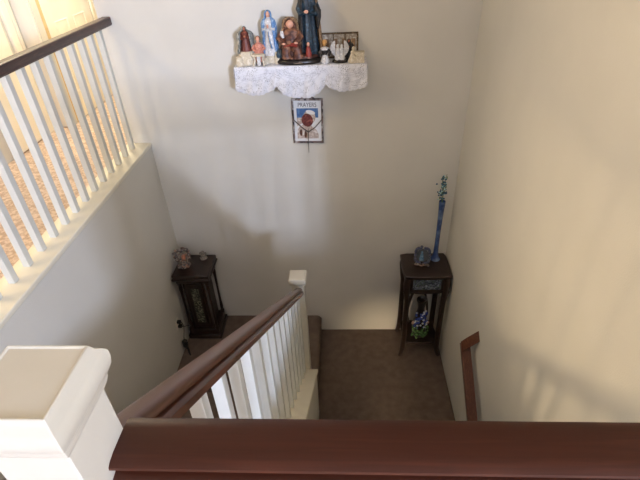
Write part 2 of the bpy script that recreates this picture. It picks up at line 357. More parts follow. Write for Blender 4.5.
# scalloped lace: a path from the top surface over the front edge, drop length varies with x
def drop(u):     # u 0..1 along the front
    cs = [(.15, .19, .175), (.50, .20, .205), (.845, .185, .165)]
    d = .075
    for c, w, h in cs:
        q = 1-abs((u-c)/w)**2.2
        if q > 0: d = max(d, .075+(h-.075)*q**.6)
    return d + .006*abs(math.sin(u*PI*26))
def lace_mesh():
    bm = MB(); nx, rows = 132, []
    for i in range(nx+1):
        u = i/nx; x = SX0+(SX1-SX0)*u
        d = drop(u); col = []
        for y in (YB-.004, 3.36, 3.30, 3.25, SY0+.004): col.append(Vector((x, y, SZ+.0015)))
        for k in range(1, 15):
            f = k/14; fl = .010*math.sin(u*PI*9.5)*f+.006*math.sin(u*PI*23+f*3)*f
            col.append(Vector((x+.01*(u-.5)*f, SY0-.002-.018*f+fl, SZ-d*f)))
        rows.append(col)
    # side drops
    for sgn, x in ((0, SX0), (1, SX1)):
        extra = []
        for k in range(1, 8):
            f = k/7; sx = -1 if sgn == 0 else 1
            col = []
            for j in range(19):
                yy = [YB-.004, 3.36, 3.30, 3.25, SY0+.004][j] if j < 5 else SY0-.002-.018*((j-4)/14)
                zz = SZ+.0015 if j < 5 else SZ-drop(float(sgn))*(j-4)/14
                dd = .062+.012*math.sin((yy-3.2)*40)
                if j < 5: col.append(Vector((x+sx*(.004+.006*f), yy, SZ-dd*f)))
                else: break
            extra.append(col)
        if sgn == 0: left = extra[::-1]
        else: right = extra
    bm.rings(rows, closed=False, cap=False)
    bm.rings(left+[rows[0][:5]], closed=False, cap=False)
    bm.rings([rows[-1][:5]]+right, closed=False, cap=False)
    return bm
t = thing('lace_runner', 'white lace runner with three scallops hanging over the wall shelf', 'lace cloth', (SCX, 3.2, SZ))
o = lace_mesh(); bmesh.ops.remove_doubles(o.bm, verts=o.bm.verts[:], dist=.0002)
loc(o.build('lace_cloth', 'lace', t, solid=.0012, smooth=60), t)
# dense border following the scallops, plus the arched motifs
bd = MB(); pts = []
for i in range(133):
    u = i/132; d = drop(u); f = 1.
    fl = .010*math.sin(u*PI*9.5)*f+.006*math.sin(u*PI*23+f*3)*f
    pts.append((SX0+(SX1-SX0)*u+.01*(u-.5), SY0-.022+fl, SZ-d+.004))
bd.rings([[Vector((p[0], p[1]+dy, p[2]+dz)) for dy, dz in ((-.0015, -.006), (-.0015, .012), (.0015, .012), (.0015, -.006))] for p in pts])
loc(bd.build('border', 'lace_solid', t), t)
for c in (.135, .49, .845):
    for rr, h in ((.15, .062), (.125, .048), (.10, .034), (.165, .09)):
        mo = MB(); q = []
        for k in range(15):
            a = PI*k/14; u = c-rr*math.cos(a); u = min(max(u, .004), .996)
            f = (.02+h*math.sin(a))/drop(u)
            fl = .010*math.sin(u*PI*9.5)*f+.006*math.sin(u*PI*23+f*3)*f
            q.append((SX0+(SX1-SX0)*u+.01*(u-.5)*f, SY0-.0035-.018*f+fl, SZ-.02-h*math.sin(a)))
        mo.tube(q, [.0035]*15, n=6, sq=.35)
        loc(mo.build('motif', 'lace_solid', t), t)
ZS = SZ+.004      # top of cloth

# ------------------------------------------------------------------ figurines
def head(mb, c, r, m=None, nose=True):
    n = 14; k = 9; rr = []
    for j in range(k+1):
        a = -PI/2+PI*j/k; q = max(math.cos(a), .03); w = 1-.18*max(0, -math.sin(a))
        ring = []
        for i in range(n):
            t = 2*PI*i/n
            p = Vector((c[0]+r*.80*w*q*math.cos(t), c[1]+r*.95*q*math.sin(t), c[2]+r*1.15*math.sin(a)))
            ring.append(m @ p if m else p)
        rr.append(ring)
    mb.rings(rr)
    if nose:
        mb.ball((c[0], c[1]-r*.93, c[2]-r*.1), (r*.13, r*.2, r*.25), 6, m)
        mb.ball((c[0]-r*.3, c[1]-r*.78, c[2]+r*.1), (r*.14, r*.12, r*.1), 6, m)
        mb.ball((c[0]+r*.3, c[1]-r*.78, c[2]+r*.1), (r*.14, r*.12, r*.1), 6, m)
        mb.ball((c[0], c[1]-r*.80, c[2]-r*.5), (r*.25, r*.12, r*.08), 6, m)
    return mb
def shell(prof, gap, n=22, yoff=0., fold=.05, fk=11):   # draped cloak open at the front (towards -y); prof (r, z, ybias)
    mb = MB(); rr = []
    for r, z, yb, g in prof:
        ring = []
        for i in range(n):
            t = -PI/2+g+(2*PI-2*g)*i/(n-1)
            q = r*(1+fold*math.cos(fk*t)*min(1, max(0, (.9-z)/.5)))
            ring.append(Vector((q*math.cos(t), q*.8*math.sin(t)+yb, z)))
        rr.append(ring)
    mb.rings(rr, closed=False, cap=False)
    return mb
def robed(parent, h, robe, mantle, skin='skin', wid=1., hands='pray', hair=None, hood=True, face_turn=0.):
    """standing robed figure of height h at the parent's origin, facing -y"""
    W = h*wid
    mb = MB()
    prof = [(.20*W, 0), (.195*W, .02*h), (.17*W, .18*h), (.145*W, .36*h), (.125*W, .52*h), (.115*W, .60*h), (.135*W, .70*h), (.145*W, .77*h), (.12*W, .81*h), (.05*W, .835*h), (.038*W, .88*h)]
    mb.lathe(prof, n=44, sy=.75, fold=.045, fk=11)
    for s in (-1, 1):
        mb.tube([(s*.13*W, 0, .77*h), (s*.155*W, -.02*W, .67*h), (s*.13*W, -.09*W, .595*h), (s*.05*W, -.135*W, .635*h)], [.038*W, .042*W, .046*W, .036*W], 10)
    o1 = mb.build('robe', robe, parent)
    mb = MB(); head(mb, (0, -.01*W, .915*h), .062*h); mb.build('face', skin, parent); mb = MB()
    if hands == 'pray':
        for s in (-1, 1): mb.ball((s*.012*W, -.155*W, .675*h), (.013*W, .022*W, .05*h), 8)
    elif hands:
        for s in (-1, 1): mb.ball((s*.045*W, -.155*W, .62*h), (.025*W, .022*W, .02*h), 8)
    mb.build('hands', skin, parent)
    if hair:
        mb = MB(); mb.ball((0, .018*W, .93*h), (.06*h, .06*h, .068*h), 12)
        for s in (-1, 1): mb.ball((s*.045*h, .012*W, .885*h), (.022*h, .035*h, .05*h), 8)
        mb.build('hair', hair, parent)
    if mantle:
        g = .75
        pr = [(.02*h, 1.0, .01*h, .3), (.055*h, .985, .005*h, .6), (.072*h, .95, .0, .85), (.078*h, .90, .0, .85), (.085*W, .85, 0, .8), (.150*W, .80, .0, .65), (.185*W, .72, 0, .55), (.19*W, .6, 0, .6), (.18*W, .45, 0, .7), (.19*W, .25, 0, .75), (.215*W, .06, 0, .8), (.22*W, .015, 0, .8)]
        if not hood: pr = pr[4:]
        mb = shell([(r, z*h, yb, gg) for r, z, yb, gg in pr], g)
        mb.build('mantle', mantle, parent, solid=.008*h/.3)
    return o1
def plinth(parent, prof, m='stone', n=18, sx=1., sy=1., fold=.05, z=0., name='plinth'):
    return MB().lathe([(r, zz+z) for r, zz in prof], n=n, sx=sx, sy=sy, fold=fold, fk=5).build(name, m, parent, smooth=25)
def sub_at(parent, name, loc_):       # a part that is itself built of sub-parts hung from a small mesh base
    return None

YS = 3.285
# 1 veiled grey figure on a rock base
t = thing('figurine', 'grey veiled figurine with a maroon robe on a cream rock base at the shelf end', 'statue', (-.650, YS, ZS), .12)
plinth(t, [(.060, 0), (.066, .015), (.058, .045), (.050, .075), (.040, .085)], sx=1.05, sy=.75)
plinth(t, [(.026, 0), (.028, .03), (.020, .055), (.012, .06)], m='stone', z=0, name='rock').location = (-.052, -.03, 0)
rb = robed(t, .165, 'maroon', 'grey_robe', 'skin_dark', wid=1.75, hair='hair')
for c in t.children:
    if c.name.split('.')[0] in ('robe', 'mantle', 'face', 'hands', 'hair'): c.location = (0, 0.01, .072)
rb.scale = (.66, .8, 1.)
# 2 pink kneeling figure behind a small white table
t = thing('figurine', 'small pink kneeling figurine behind a little white table with legs', 'statue', (-.565, 3.262, ZS))
mb = MB(); mb.lathe([(.034, 0), (.036, .02), (.030, .05), (.026, .075), (.032, .098), (.022, .112), (.009, .120)], n=24, sy=.9, fold=.05)
for s in (-1, 1): mb.tube([(s*.028, 0, .10), (s*.040, -.012, .082), (s*.020, -.034, .072)], [.010, .010, .008], 8)
for c in (mb.build('robe', 'pink', t),): c.location = (0, .018, .02)
mb = MB(); head(mb, (0, .014, .158), .018); mb.build('face', 'skin', t)
mb = MB(); mb.ball((0, .022, .163), (.017, .017, .018)); mb.build('hair', 'hair', t)
MB().lathe([(.046, .062), (.048, .066), (.048, .072), (.044, .074)], n=20, sy=.55, c=(0, -.024, 0)).build('table_top', 'stone', t)
for sx in (-1, 1):
    MB().tube([(sx*.034, -.024, .064), (sx*.026, -.024, .035), (sx*.036, -.026, 0)], [.009, .006, .008], 8).build('leg', 'stone', t)
MB().box(-.012, .012, -.035, -.015, 0, .063).build('leg', 'white_robe', t, bevel=.004)
# 3 sky-blue mantle
t = thing('figurine', 'praying figurine in a white robe and sky blue mantle', 'statue', (-.487, 3.315, ZS), -.05)
plinth(t, [(.050, 0), (.052, .02), (.046, .045), (.044, .055)], m='stone', sy=.7)
robed(t, .275, 'white_robe', 'blue_robe', 'skin', wid=.92, hair='hair')
for c in t.children:
    if c.name.split('.')[0] in ('robe', 'mantle', 'face', 'hands', 'hair'): c.location = (0, 0, .05)
sa = MB(); sa.tube([(0, -.045, .205), (.008, -.052, .15), (.02, -.054, .10)], [.007, .009, .012], 8, sq=.4); sa.build('sash', 'blue_robe', t)
plinth(t, [(.018, 0), (.02, .03), (.017, .06), (.012, .075)], m='stone', name='rock').location = (.048, -.035, 0)
plinth(t, [(.017, 0), (.018, .02), (.013, .045)], m='stone', name='rock').location = (-.03, -.045, 0)
# 4 the big group on a black oval base
t = thing('statue_group', 'large statue of a seated and a tall dark robed figure on a black oval base', 'statue', (-.298, 3.290, ZS))
t.scale = (1.18, 1.05, 1.08)
base = MB().lathe([(.128, 0), (.133, .006), (.133, .016), (.126, .024), (.118, .030), (.110, .034)], n=40, sy=.55).build('plinth', 'base_black', t)
MB().box(-.026, .026, -.0745, -.070, .006, .016).build('name_plate', 'metal', t, bevel=.001)
MB().lathe([(.110, .030), (.108, .044), (.090, .052), (.05, .056)], n=30, sy=.55, fold=.05, fk=7).build('ground', 'brown_robe', t, smooth=25)
# tall figure
tall = MB(); prof = [(.060, .03), (.062, .05), (.054, .14), (.047, .24), (.043, .32), (.041, .36), (.050, .42), (.052, .455), (.042, .475), (.017, .490), (.014, .515)]
tall.lathe(prof, c=(.042, .012, 0), n=44, sy=.78, fold=.06, fk=10)
tall.tube([(.000, .010, .45), (-.014, -.008, .395), (.002, -.038, .362), (.028, -.050, .380)], [.014, .016, .016, .011], 10)
tall.tube([(.086, .010, .45), (.100, -.006, .40), (.090, -.038, .360), (.052, -.052, .376)], [.014, .017, .020, .012], 10)
tf = tall.build('standing_figure', 'teal', t)
tf.scale = (.92, .95, .76); tf.location = (.026, .014, .004)
mb = MB(); head(mb, (.042, .004, .540), .030); mb.build('face', 'skin', tf); mb = MB(); mb.ball((.036, -.062, .385), (.014, .011, .013), 8); mb.build('hand', 'skin', tf)
mb = MB(); mb.ball((.042, .016, .548), (.030, .030, .033)); mb.ball((.042, -.012, .500), (.020, .014, .022)); mb.build('hair', 'charcoal', tf)
mb = MB(); rr = []
for k in range(10):
    f = k/9; z = .455-.40*f
    rr.append([Vector((.042+(.058+.03*f)*math.cos(a), .014+(.044+.015*f)*math.sin(a), z)) for a in [(-.55+i*.28) for i in range(9)]])
mb.rings(rr, closed=False, cap=False); mb.build('mantle', 'tan', tf, solid=.006)
mb = MB(); mb.tube([(.088, -.02, .42), (.104, -.025, .385), (.106, -.028, .34), (.100, -.024, .25)], [.012, .020, .017, .006], 10); mb.build('sleeve', 'charcoal', tf)
mb = MB(); rr = []
for k in range(10):
    f = k/9; z = .46-.41*f
    rr.append([Vector((.042+(.055+.012*f)*math.cos(a), .010+(.044+.012*f)*math.sin(a), z)) for a in [(2.5+i*.2) for i in range(9)]])
mb.rings(rr, closed=False, cap=False); mb.build('cloak', 'charcoal', tf, solid=.006)
# seated figure with an open book on its knees
se = MB(); se.lathe([(.060, .04), (.064, .06), (.058, .10), (.050, .128), (.043, .16), (.041, .19), (.046, .215), (.036, .232), (.012, .245)], c=(-.050, -.004, 0), n=40, sy=.72, fold=.05, fk=9)
se.ball((-.070, -.048, .115), (.026, .034, .030), 12); se.ball((-.022, -.050, .110), (.028, .034, .030), 12)
se.tube([(-.072, -.058, .115), (-.076, -.066, .075), (-.072, -.064, .045)], [.022, .020, .026], 10)
se.tube([(-.018, -.058, .11), (-.012, -.066, .075), (-.010, -.062, .045)], [.023, .021, .028], 10)
sf = se.build('seated_figure', 'brown_robe', t)
sf.scale = (1.08, 1., .83); sf.location = (.016, 0, .004)
MB().tube([(-.092, -.004, .215), (-.106, -.026, .175), (-.088, -.056, .148)], [.017, .018, .013], 10).build('sleeve', 'brown_robe', sf)
MB().tube([(-.010, -.004, .215), (.004, -.028, .18), (-.018, -.060, .155)], [.017, .018, .013], 10).build('sleeve', 'brown_robe', sf)
mb = MB(); head(mb, (-.050, -.014, .268), .026); mb.build('face', 'skin', sf)
for q in ((-.084, -.064, .146), (-.020, -.068, .152)): MB().ball(q, (.011, .012, .009), 8).build('hand', 'skin', sf)
mb = MB(); mb.ball((-.050, -.000, .276), (.030, .026, .030)); mb.ball((-.074, -.006, .25), (.010, .014, .026)); mb.ball((-.026, -.006, .25), (.010, .014, .026)); mb.build('hair', 'brown_robe', sf)
mb = shell([(.020, .312, .008, .2), (.033, .300, .004, .6), (.040, .27, .004, .95), (.043, .24, .004, 1.0), (.052, .20, .004, 1.1), (.058, .14, .002, 1.2), (.064, .07, .002, 1.3)], .7)
o = mb.build('veil', 'tan', sf, solid=.004); o.location = (-.050, 0, 0)
mb = MB(); mb.tube([(-.094, -.022, .225), (-.092, -.032, .20), (-.086, -.036, .18)], [.008, .011, .006], 8); mb.build('scarf', 'white_robe', sf)
mb = MB()
for s in (-1, 1): mb.box(0, .036, -.012, .012, 0, .007, Matrix.Translation((-.048, -.068, .140)) @ Matrix.Rotation(s*.35 + (PI if s < 0 else 0), 4, 'Y') @ Matrix.Rotation(.6, 4, 'X'))
mb.build('book', 'red', sf)
ch = MB(); ch.lathe([(.016, .045), (.017, .06), (.013, .085), (.010, .10), (.005, .105)], c=(.062, -.050, 0), n=16); cf = ch.build('child_figure', 'red', t)
mb = MB(); head(mb, (.062, -.050, .116), .011, nose=False); mb.build('face', 'skin', cf)
mb = MB(); mb.lathe([(.026, .04), (.028, .06), (.020, .08), (.01, .09)], c=(-.098, -.022, 0), n=14, fold=.1, fk=5); mb.build('rock', 'teal', t, smooth=25)
# 5 small angel, white skirt, black bodice
t = thing('figurine', 'small golden haired angel figurine with dark sleeves and a white skirt', 'statue', (-.117, 3.245, ZS))
mb = MB(); mb.lathe([(.020, 0), (.021, .006), (.028, .010), (.026, .018), (.018, .040), (.012, .058)], n=32, fold=.10, fk=8); mb.build('skirt', 'white_robe', t)
mb = MB(); mb.lathe([(.013, .050), (.019, .066), (.024, .085), (.018, .098), (.006, .106)], n=20, sy=.8)
for s in (-1, 1): mb.tube([(s*.018, 0, .092), (s*.033, -.008, .072), (s*.026, -.022, .052)], [.010, .012, .008], 8)
mb.build('bodice', 'charcoal', t)
mb = MB(); mb.lathe([(.028, .088), (.026, .098), (.012, .106)], n=24, fold=.12, fk=6, sy=.85); mb.build('collar', 'white_robe', t)
mb = MB(); head(mb, (0, -.002, .126), .016); mb.build('face', 'hair_gold', t)
mb = MB(); mb.ball((0, .006, .132), (.017, .016, .018)); mb.build('hair', 'hair_gold', t)
# 6 picture frame behind
t = thing('photo_frame', 'gold framed picture leaning on the wall behind small figurines', 'picture frame', (-.020, 3.372, ZS))
fw, fh = .262, .165
M6 = Matrix.Rotation(-.10, 4, 'X')
mb = MB(); w_ = .012
for a in ((-fw/2, fw/2, 0, w_), (-fw/2, fw/2, fh-w_, fh), (-fw/2, -fw/2+w_, w_, fh-w_), (fw/2-w_, fw/2, w_, fh-w_)): mb.box(a[0], a[1], -.006, .008, a[2], a[3], M6)
mb.build('frame', 'frame_gold', t, bevel=.003)
MB().box(-fw/2+.006, fw/2-.006, 0, .006, .006, fh-.006, M6).build('picture', 'print_pale', t)
for q in (-.040, .040): MB().box(q-.004, q+.004, -.004, .001, w_, fh-w_, M6).build('divider', 'frame_gold', t, bevel=.001)
mb = MB()
for q in range(4): mb.box(-.100+q*.06, -.072+q*.06, -.0015, .0005, .04, .125, M6)
mb.build('picture_motif', 'tan', t)
# 7 white winged pair on a dark oval base
t = thing('figurine', 'white winged angel pair figurine on a dark brown oval base', 'statue', (-.018, 3.262, ZS))
plinth(t, [(.050, 0), (.053, .006), (.048, .014), (.040, .020)], m='base_black', sy=.6, fold=0, n=28)
mb = MB()
for dx in (-.013, .014):
    mb.lathe([(.020, .018), (.021, .03), (.015, .055), (.012, .075), (.014, .088), (.005, .096)], c=(dx, -.004, 0), n=20, fold=.07, fk=7)
    head(mb, (dx, -.006, .104), .0115)
mb.build('angels', 'white_robe', t)
for s in (-1, 1):
    mb = MB(); rr = []
    for k in range(9):
        f = k/8; z = .035+.10*f; cx = s*(.028+.018*math.sin(f*PI*.9)); hw = .004+.013*math.sin(f*PI)**.7
        rr.append([Vector((cx+a*hw, .008+b*.004, z)) for a, b in ((-1, -.3), (0, -1), (1, -.3), (1, .5), (0, 1), (-1, .5))])
    mb.rings(rr); mb.build('wing', 'white_robe', t, smooth=60)
# 8 dark small figure behind
t = thing('figurine', 'black robed small figurine between the winged pair and the cream box', 'statue', (.045, 3.312, ZS))
robed(t, .135, 'charcoal', 'charcoal', 'skin_dark', wid=1.15, hair='charcoal')
# 9 cream kneeling figure with a square box
t = thing('figurine', 'cream kneeling figurine leaning against a square stone box', 'statue', (.092, 3.252, ZS))
mb = MB(); mb.lathe([(.034, 0), (.034, .012), (.024, .035), (.016, .055), (.018, .068), (.008, .076)], c=(-.020, -.004, 0), n=24, fold=.07, fk=7, sy=.9)
mb.tube([(-.012, -.012, .066), (.006, -.024, .05), (.018, -.022, .045)], [.008, .009, .006], 8); head(mb, (-.018, -.012, .088), .014)
mb.build('kneeling_figure', 'stone', t)
mb = MB(); mb.rings([[Vector((.026+a*q, b*.026, z)) for a, b in ((-1, -1), (1, -1), (1, 1), (-1, 1))] for q, z in ((.030, 0), (.027, .055), (.030, .062), (.030, .068), (.022, .068), (.021, .065))])
mb.build('box', 'stone', t, bevel=.003)

# ------------------------------------------------------------------ framed print with a crossed strip
t = thing('framed_print', 'mottled frame with a portrait print of a person in white cap under the shelf', 'picture', (-.268, YB-.001, 2.246), 0)
PW, PH = .236, .350
R_ = Matrix.Rotation(.018, 4, 'Y')
mb = MB(); fwid = .015
for a in ((-PW/2, PW/2, -PH/2, -PH/2+fwid), (-PW/2, PW/2, PH/2-fwid, PH/2), (-PW/2, -PW/2+fwid, -PH/2+fwid, PH/2-fwid), (PW/2-fwid, PW/2, -PH/2+fwid, PH/2-fwid)): mb.box(a[0], a[1], -.018, 0, a[2], a[3], R_)
mb.build('frame', 'mottle', t, bevel=.004)
mb = MB(); mb.tube([R_ @ Vector((-.052, -.012, PH/2-.002)), R_ @ Vector((-.03, -.013, PH/2+.011)), R_ @ Vector((0, -.013, PH/2+.013)), R_ @ Vector((.03, -.013, PH/2+.011)), R_ @ Vector((.052, -.012, PH/2-.002))], [.006, .009, .009, .009, .006], 10)
mb.build('crest', 'mottle', t)
pr = MB().box(-PW/2+.008, PW/2-.008, -.008, -.002, -PH/2+.008, PH/2-.008, R_).build('print', 'paper', t)
def flat(poly, name, m, y=-.0086, th=.0006):
    mb = MB(); mb.rings([[R_ @ Vector((x, yy, z)) for x, z in poly] for yy in (y, y+th)])
    return mb.build(name, m, pr, smooth=0)
flat([(-.083, .100), (.080, .100), (.080, .028), (-.083, .028)], 'sky_band', 'print_blue')
flat([(-.083, .028), (-.045, .028), (-.02, .010), (-.05, -.02), (-.083, -.04)], 'cloud', 'print_cream', -.0090)
ell = lambda cx, cz, a, b, n=18, rot=0: [(cx+a*math.cos(2*PI*i/n)*math.cos(rot)-b*math.sin(2*PI*i/n)*math.sin(rot), cz+a*math.cos(2*PI*i/n)*math.sin(rot)+b*math.sin(2*PI*i/n)*math.cos(rot)) for i in range(n)]
flat([(-.083, -.138), (-.083, -.075), (-.06, -.035), (-.02, -.02), (.03, -.04), (.065, -.07), (.08, -.105), (.08, -.138)], 'shoulders', 'print_cream', -.0092)
flat(ell(.012, .030, .047, .052), 'hair', 'print_cream', -.0096)
flat(ell(-.004, .008, .044, .052, rot=.2), 'face', 'print_red', -.0102)
flat(ell(.022, .070, .036, .016, rot=-.25), 'cap', 'paper', -.0108)
for q in ((-.055, -.09), (-.02, -.105), (.03, -.10)): flat(ell(q[0], q[1], .010, .028), 'robe_fold', 'brown_robe' if q[0] < 0 else 'print_cream', -.0104)
cu = bpy.data.curves.new('lettering', 'FONT'); cu.body = 'PRAYERS'; cu.size = .046; cu.align_x = 'CENTER'; cu.extrude = .0004
lo = bpy.data.objects.new('lettering', cu); COL.objects.link(lo); lo.parent = pr; lo.location = (0, -.0088, .111); lo.rotation_euler = (PI/2, .018, 0); lo.scale = (.78, 1, 1)
bpy.context.view_layer.update()
lm = bpy.data.meshes.new_from_object(lo.evaluated_get(bpy.context.evaluated_depsgraph_get()))
lm.materials.clear(); lm.materials.append(M['ink'])
l2 = bpy.data.objects.new('printed_word', lm); COL.objects.link(l2); l2.parent = pr; l2.location = lo.location; l2.rotation_euler = lo.rotation_euler; l2.scale = lo.scale
l2['kind'] = 'stuff'
bpy.data.objects.remove(lo)
t = thing('hanging_palm_cross', 'thin dark strips crossed in a V over the framed print', 'palm cross', (-.262, YB-.021, 2.16))
mb = MB()
mb.tube([(-.112, -.006, .105), (-.05, -.010, .045), (-.006, -.010, .008)], .0056, 6, .6).build('strip', 'straw', t)
MB().tube([(.104, -.006, .105), (.05, -.010, .045), (-.002, -.010, .008)], .0056, 6, .6).build('strip', 'straw', t)
MB().tube([(-.004, -.012, .035), (-.006, -.010, -.03), (-.008, -.004, -.09), (-.010, -.002, -.165)], [.004, .005, .005, .003], 6, .6).build('stem', 'straw', t)

# ------------------------------------------------------------------ dark cabinet in the corner
t = thing('display_cabinet', 'near black wooden cabinet with columns and a leafy front panel in the landing corner', 'cabinet', (-1.352, 3.225, ZL))
bw, bd_ = .125, .115
MB().box(-.165, .155, -.145, .150, 0, .05).box(-.150, .140, -.132, .140, .05, .115).build('plinth', 'dark_wood', t, bevel=.006)
MB().box(-.112, .082, -.095, .130, .115, .690).build('body', 'dark_wood', t, bevel=.004)
for sx in (-1, 1):
    for sy in (-1, 1):
        MB().lathe([(.020, .115), (.020, .135), (.013, .145), (.016, .19), (.012, .25), (.010, .40), (.012, .56), (.016, .62), (.013, .66), (.020, .67), (.020, .69)], c=(sx*.126-.004, (-.115 if sy < 0 else .125), 0), n=14).build('column', 'dark_wood', t)
MB().box(-.150, .145, -.135, .145, .69, .745).build('frieze', 'dark_wood', t, bevel=.006)
MB().box(-.168, .172, -.172, .150, .745, .765).box(-.160, .164, -.165, .150, .765, .804).build('top', 'dark_wood', t, bevel=.006)
dr = MB().box(-.080, .060, -.110, -.094, .16, .66).build('door', 'dark_wood', t, bevel=.003)
MB().box(-.045, .030, -.1145, -.109, .20, .615).build('leafy_panel', 'foliage_panel', dr)
mb = MB()
for (a, b, c_2, e) in ((-.053, -.045, .19, .625), (.030, .038, .19, .625), (-.053, .038, .19, .20), (-.053, .038, .615, .625)): mb.box(a, b, -.119, -.111, c_2, e)
mb.build('panel_frame', 'dark_wood', dr, bevel=.002)
# ornaments on the cabinet
ZC = ZL+.805
t = thing('figurine', 'ornate mottled figurine with a pinkish face on top of the dark cabinet', 'ornament', (-1.432, 3.20, ZC), .35)
t.scale = (1.2, 1.1, 1.12)
mb = MB(); mb.lathe([(.046, 0), (.048, .02), (.036, .035), (.040, .06), (.048, .085), (.040, .110), (.018, .125)], n=30, sy=.75, fold=.10, fk=7); mb.build('body', 'ornate', t, smooth=30)
random.seed(5); mb = MB(); rr = []
for k in range(24):
    a = 2*PI*k/24; q = random.uniform(.7, 1.12)
    mb.ball((.052*q*math.cos(a), .012, .095+.066*q*math.sin(a)), (.016, .012, .013), 6)
mb.build('wreath', 'ornate', t)
mb = MB(); head(mb, (.010, -.026, .105), .020); mb.build('face', 'skin_dark', t)
mb = MB(); mb.tube([(-.03, -.03, .04), (.0, -.045, .07), (.028, -.03, .05)], [.012, .014, .010], 8); mb.build('arms', 'ornate', t)
t = thing('figurine', 'small pale grey figurine at the back of the dark cabinet top', 'ornament', (-1.285, 3.315, ZC))
mb = MB(); mb.lathe([(.032, 0), (.034, .008), (.022, .022), (.020, .036), (.026, .050), (.012, .060)], n=20, fold=.06, fk=6); mb.ball((.0, 0, .070), .015); mb.ball((.020, 0, .055), (.013, .01, .018)); mb.ball((-.020, 0, .055), (.013, .01, .018)); mb.build('body', 'pale_ceramic', t)
plinth(t, [(.036, 0), (.036, .004)], m='stand_wood', fold=0, name='saucer')

# ------------------------------------------------------------------ outlet, plugs, adapter and cord
t = thing('wall_outlet', 'outlet plate with two black plugs on the half wall by the cabinet', 'outlet', (XL, 2.945, .535))
MB().box(.0005, .006, -.036, .036, -.058, .058).build('plate', 'white_plastic', t, bevel=.002)
for dz in (-.026, .026): MB().box(.006, .040, -.015, .015, dz-.013, dz+.013).build('plug', 'black', t, bevel=.004)
t = thing('power_cord', 'black cord with an adapter hanging down beside the dark cabinet', 'cord', (XL+.05, 2.93, ZL))
XK, XL = XL, XL-.022
loc(MB().tube([(XL+.04, 2.945, .56), (XL+.065, 2.95, .55), (XL+.075, 2.955, .50), (XL+.06, 2.95, .42), (XL+.05, 2.94, .36), (XL+.05, 2.93, .31)], .0035).build('cord', 'black', t), t)
loc(MB().tube([(XL+.04, 2.945, .51), (XL+.07, 2.955, .49), (XL+.085, 3.0, .46), (XL+.095, 3.06, .40), (XL+.10, 3.10, .34)], .003).build('cord', 'black', t), t)
loc(MB().tube([(XL+.050, 2.935, .34), (XL+.050, 2.932, .33), (XL+.050, 2.928, .27), (XL+.055, 2.925, .25)], [.012, .024, .024, .014], 10).build('adapter', 'black', t), t)
loc(MB().tube([(XL+.056, 2.925, .25), (XL+.07, 2.92, .225), (XL+.085, 2.89, .208), (XL+.10, 2.87, .204)], [.010, .010, .009, .007]).build('cord_end', 'black', t), t)

XL = XK
# ------------------------------------------------------------------ plant stand in the other corner
SXC, SYC = .705, 3.205
t = thing('plant_stand', 'tall dark wooden stand with curved legs and a blue mosaic drawer front', 'stand', (SXC, SYC, 0))
def serp(hw, hd, amp, n=10):
    p = []
    def side(a, b, nrm):
        for i in range(n):
            f = i/n; q = amp*(math.sin(f*PI*2-PI/2)*.5+.5)*(1 if .18 < f < .82 else .0)
            q = amp*.5*(1-math.cos(2*PI*f)) if .0 < f < 1 else 0
            p.append((a[0]+(b[0]-a[0])*f+nrm[0]*q, a[1]+(b[1]-a[1])*f+nrm[1]*q))
    c = .014
    side((-hw+c, -hd), (hw-c, -hd), (0, -1)); side((hw, -hd+c), (hw, hd-c), (.5, 0)); side((hw-c, hd), (-hw+c, hd), (0, 0)); side((-hw, hd-c), (-hw, -hd+c), (-.5, 0))
    return p
MB().rings([[Vector((x*k, y*k, z)) for x, y in serp(.203, .168, .010)] for k, z in ((.95, .962), (.985, .968), (1., .976), (1., .986), (.985, .994), (.975, .996))]).build('top', 'stand_wood', t, smooth=30)
MB().box(-.165, .165, -.145, .155, .800, .962).build('apron', 'stand_wood', t, bevel=.004)
dr = MB().box(-.128, .128, -.158, -.144, .838, .958).build('drawer', 'stand_wood', t, bevel=.003)
MB().box(-.118, .118, -.161, -.157, .846, .952).build('mosaic_front', 'mosaic', dr)
for sx in (-1, 1):
    for sy in (-1, 1):
        X, Y = sx*.162, (-.150 if sy < 0 else .145)
        pts = [(X, Y, .965), (X+sx*.008, Y+sy*.004, .90), (X+sx*.004, Y, .80), (X-sx*.004, Y, .70), (X-sx*.004, Y, .45), (X-sx*.006, Y, .25), (X-sx*.004, Y, .13), (X+sx*.006, Y+sy*.006, .06), (X+sx*.018, Y+sy*.014, .018), (X+sx*.026, Y+sy*.02, .0105)]
        MB().tube(pts, [.028, .032, .027, .024, .023, .024, .025, .020, .016, .012], 10).build('leg', 'stand_wood', t, smooth=50)
        if sy < 0:
            MB().tube([(X+sx*.012, Y-.006, .86), (X+sx*.024, Y-.008, .82), (X+sx*.016, Y-.006, .785), (X, Y, .77)], [.010, .014, .011, .006], 8).build('scroll', 'stand_wood', t)
MB().rings([[Vector((x, y, z)) for x, y in serp(.158, .145, .010)] for z in (.155, .178)]).build('lower_shelf', 'stand_wood', t, bevel=.003)
MB().rings([[Vector((x*1., y, z)) for x, y in serp(.158, .145, .006)] for z in (.785, .800)]).build('upper_rail', 'stand_wood', t, bevel=.003)
for sx in (-1, 1):
    MB().tube([(sx*.10, .130, .79), (sx*.062, .132, .70), (sx*.05, .132, .58), (sx*.085, .132, .44), (sx*.10, .132, .30), (sx*.07, .132, .175)], [.020, .030, .026, .028, .026, .022], 8, .4).build('back_splat', 'stand_wood', t)
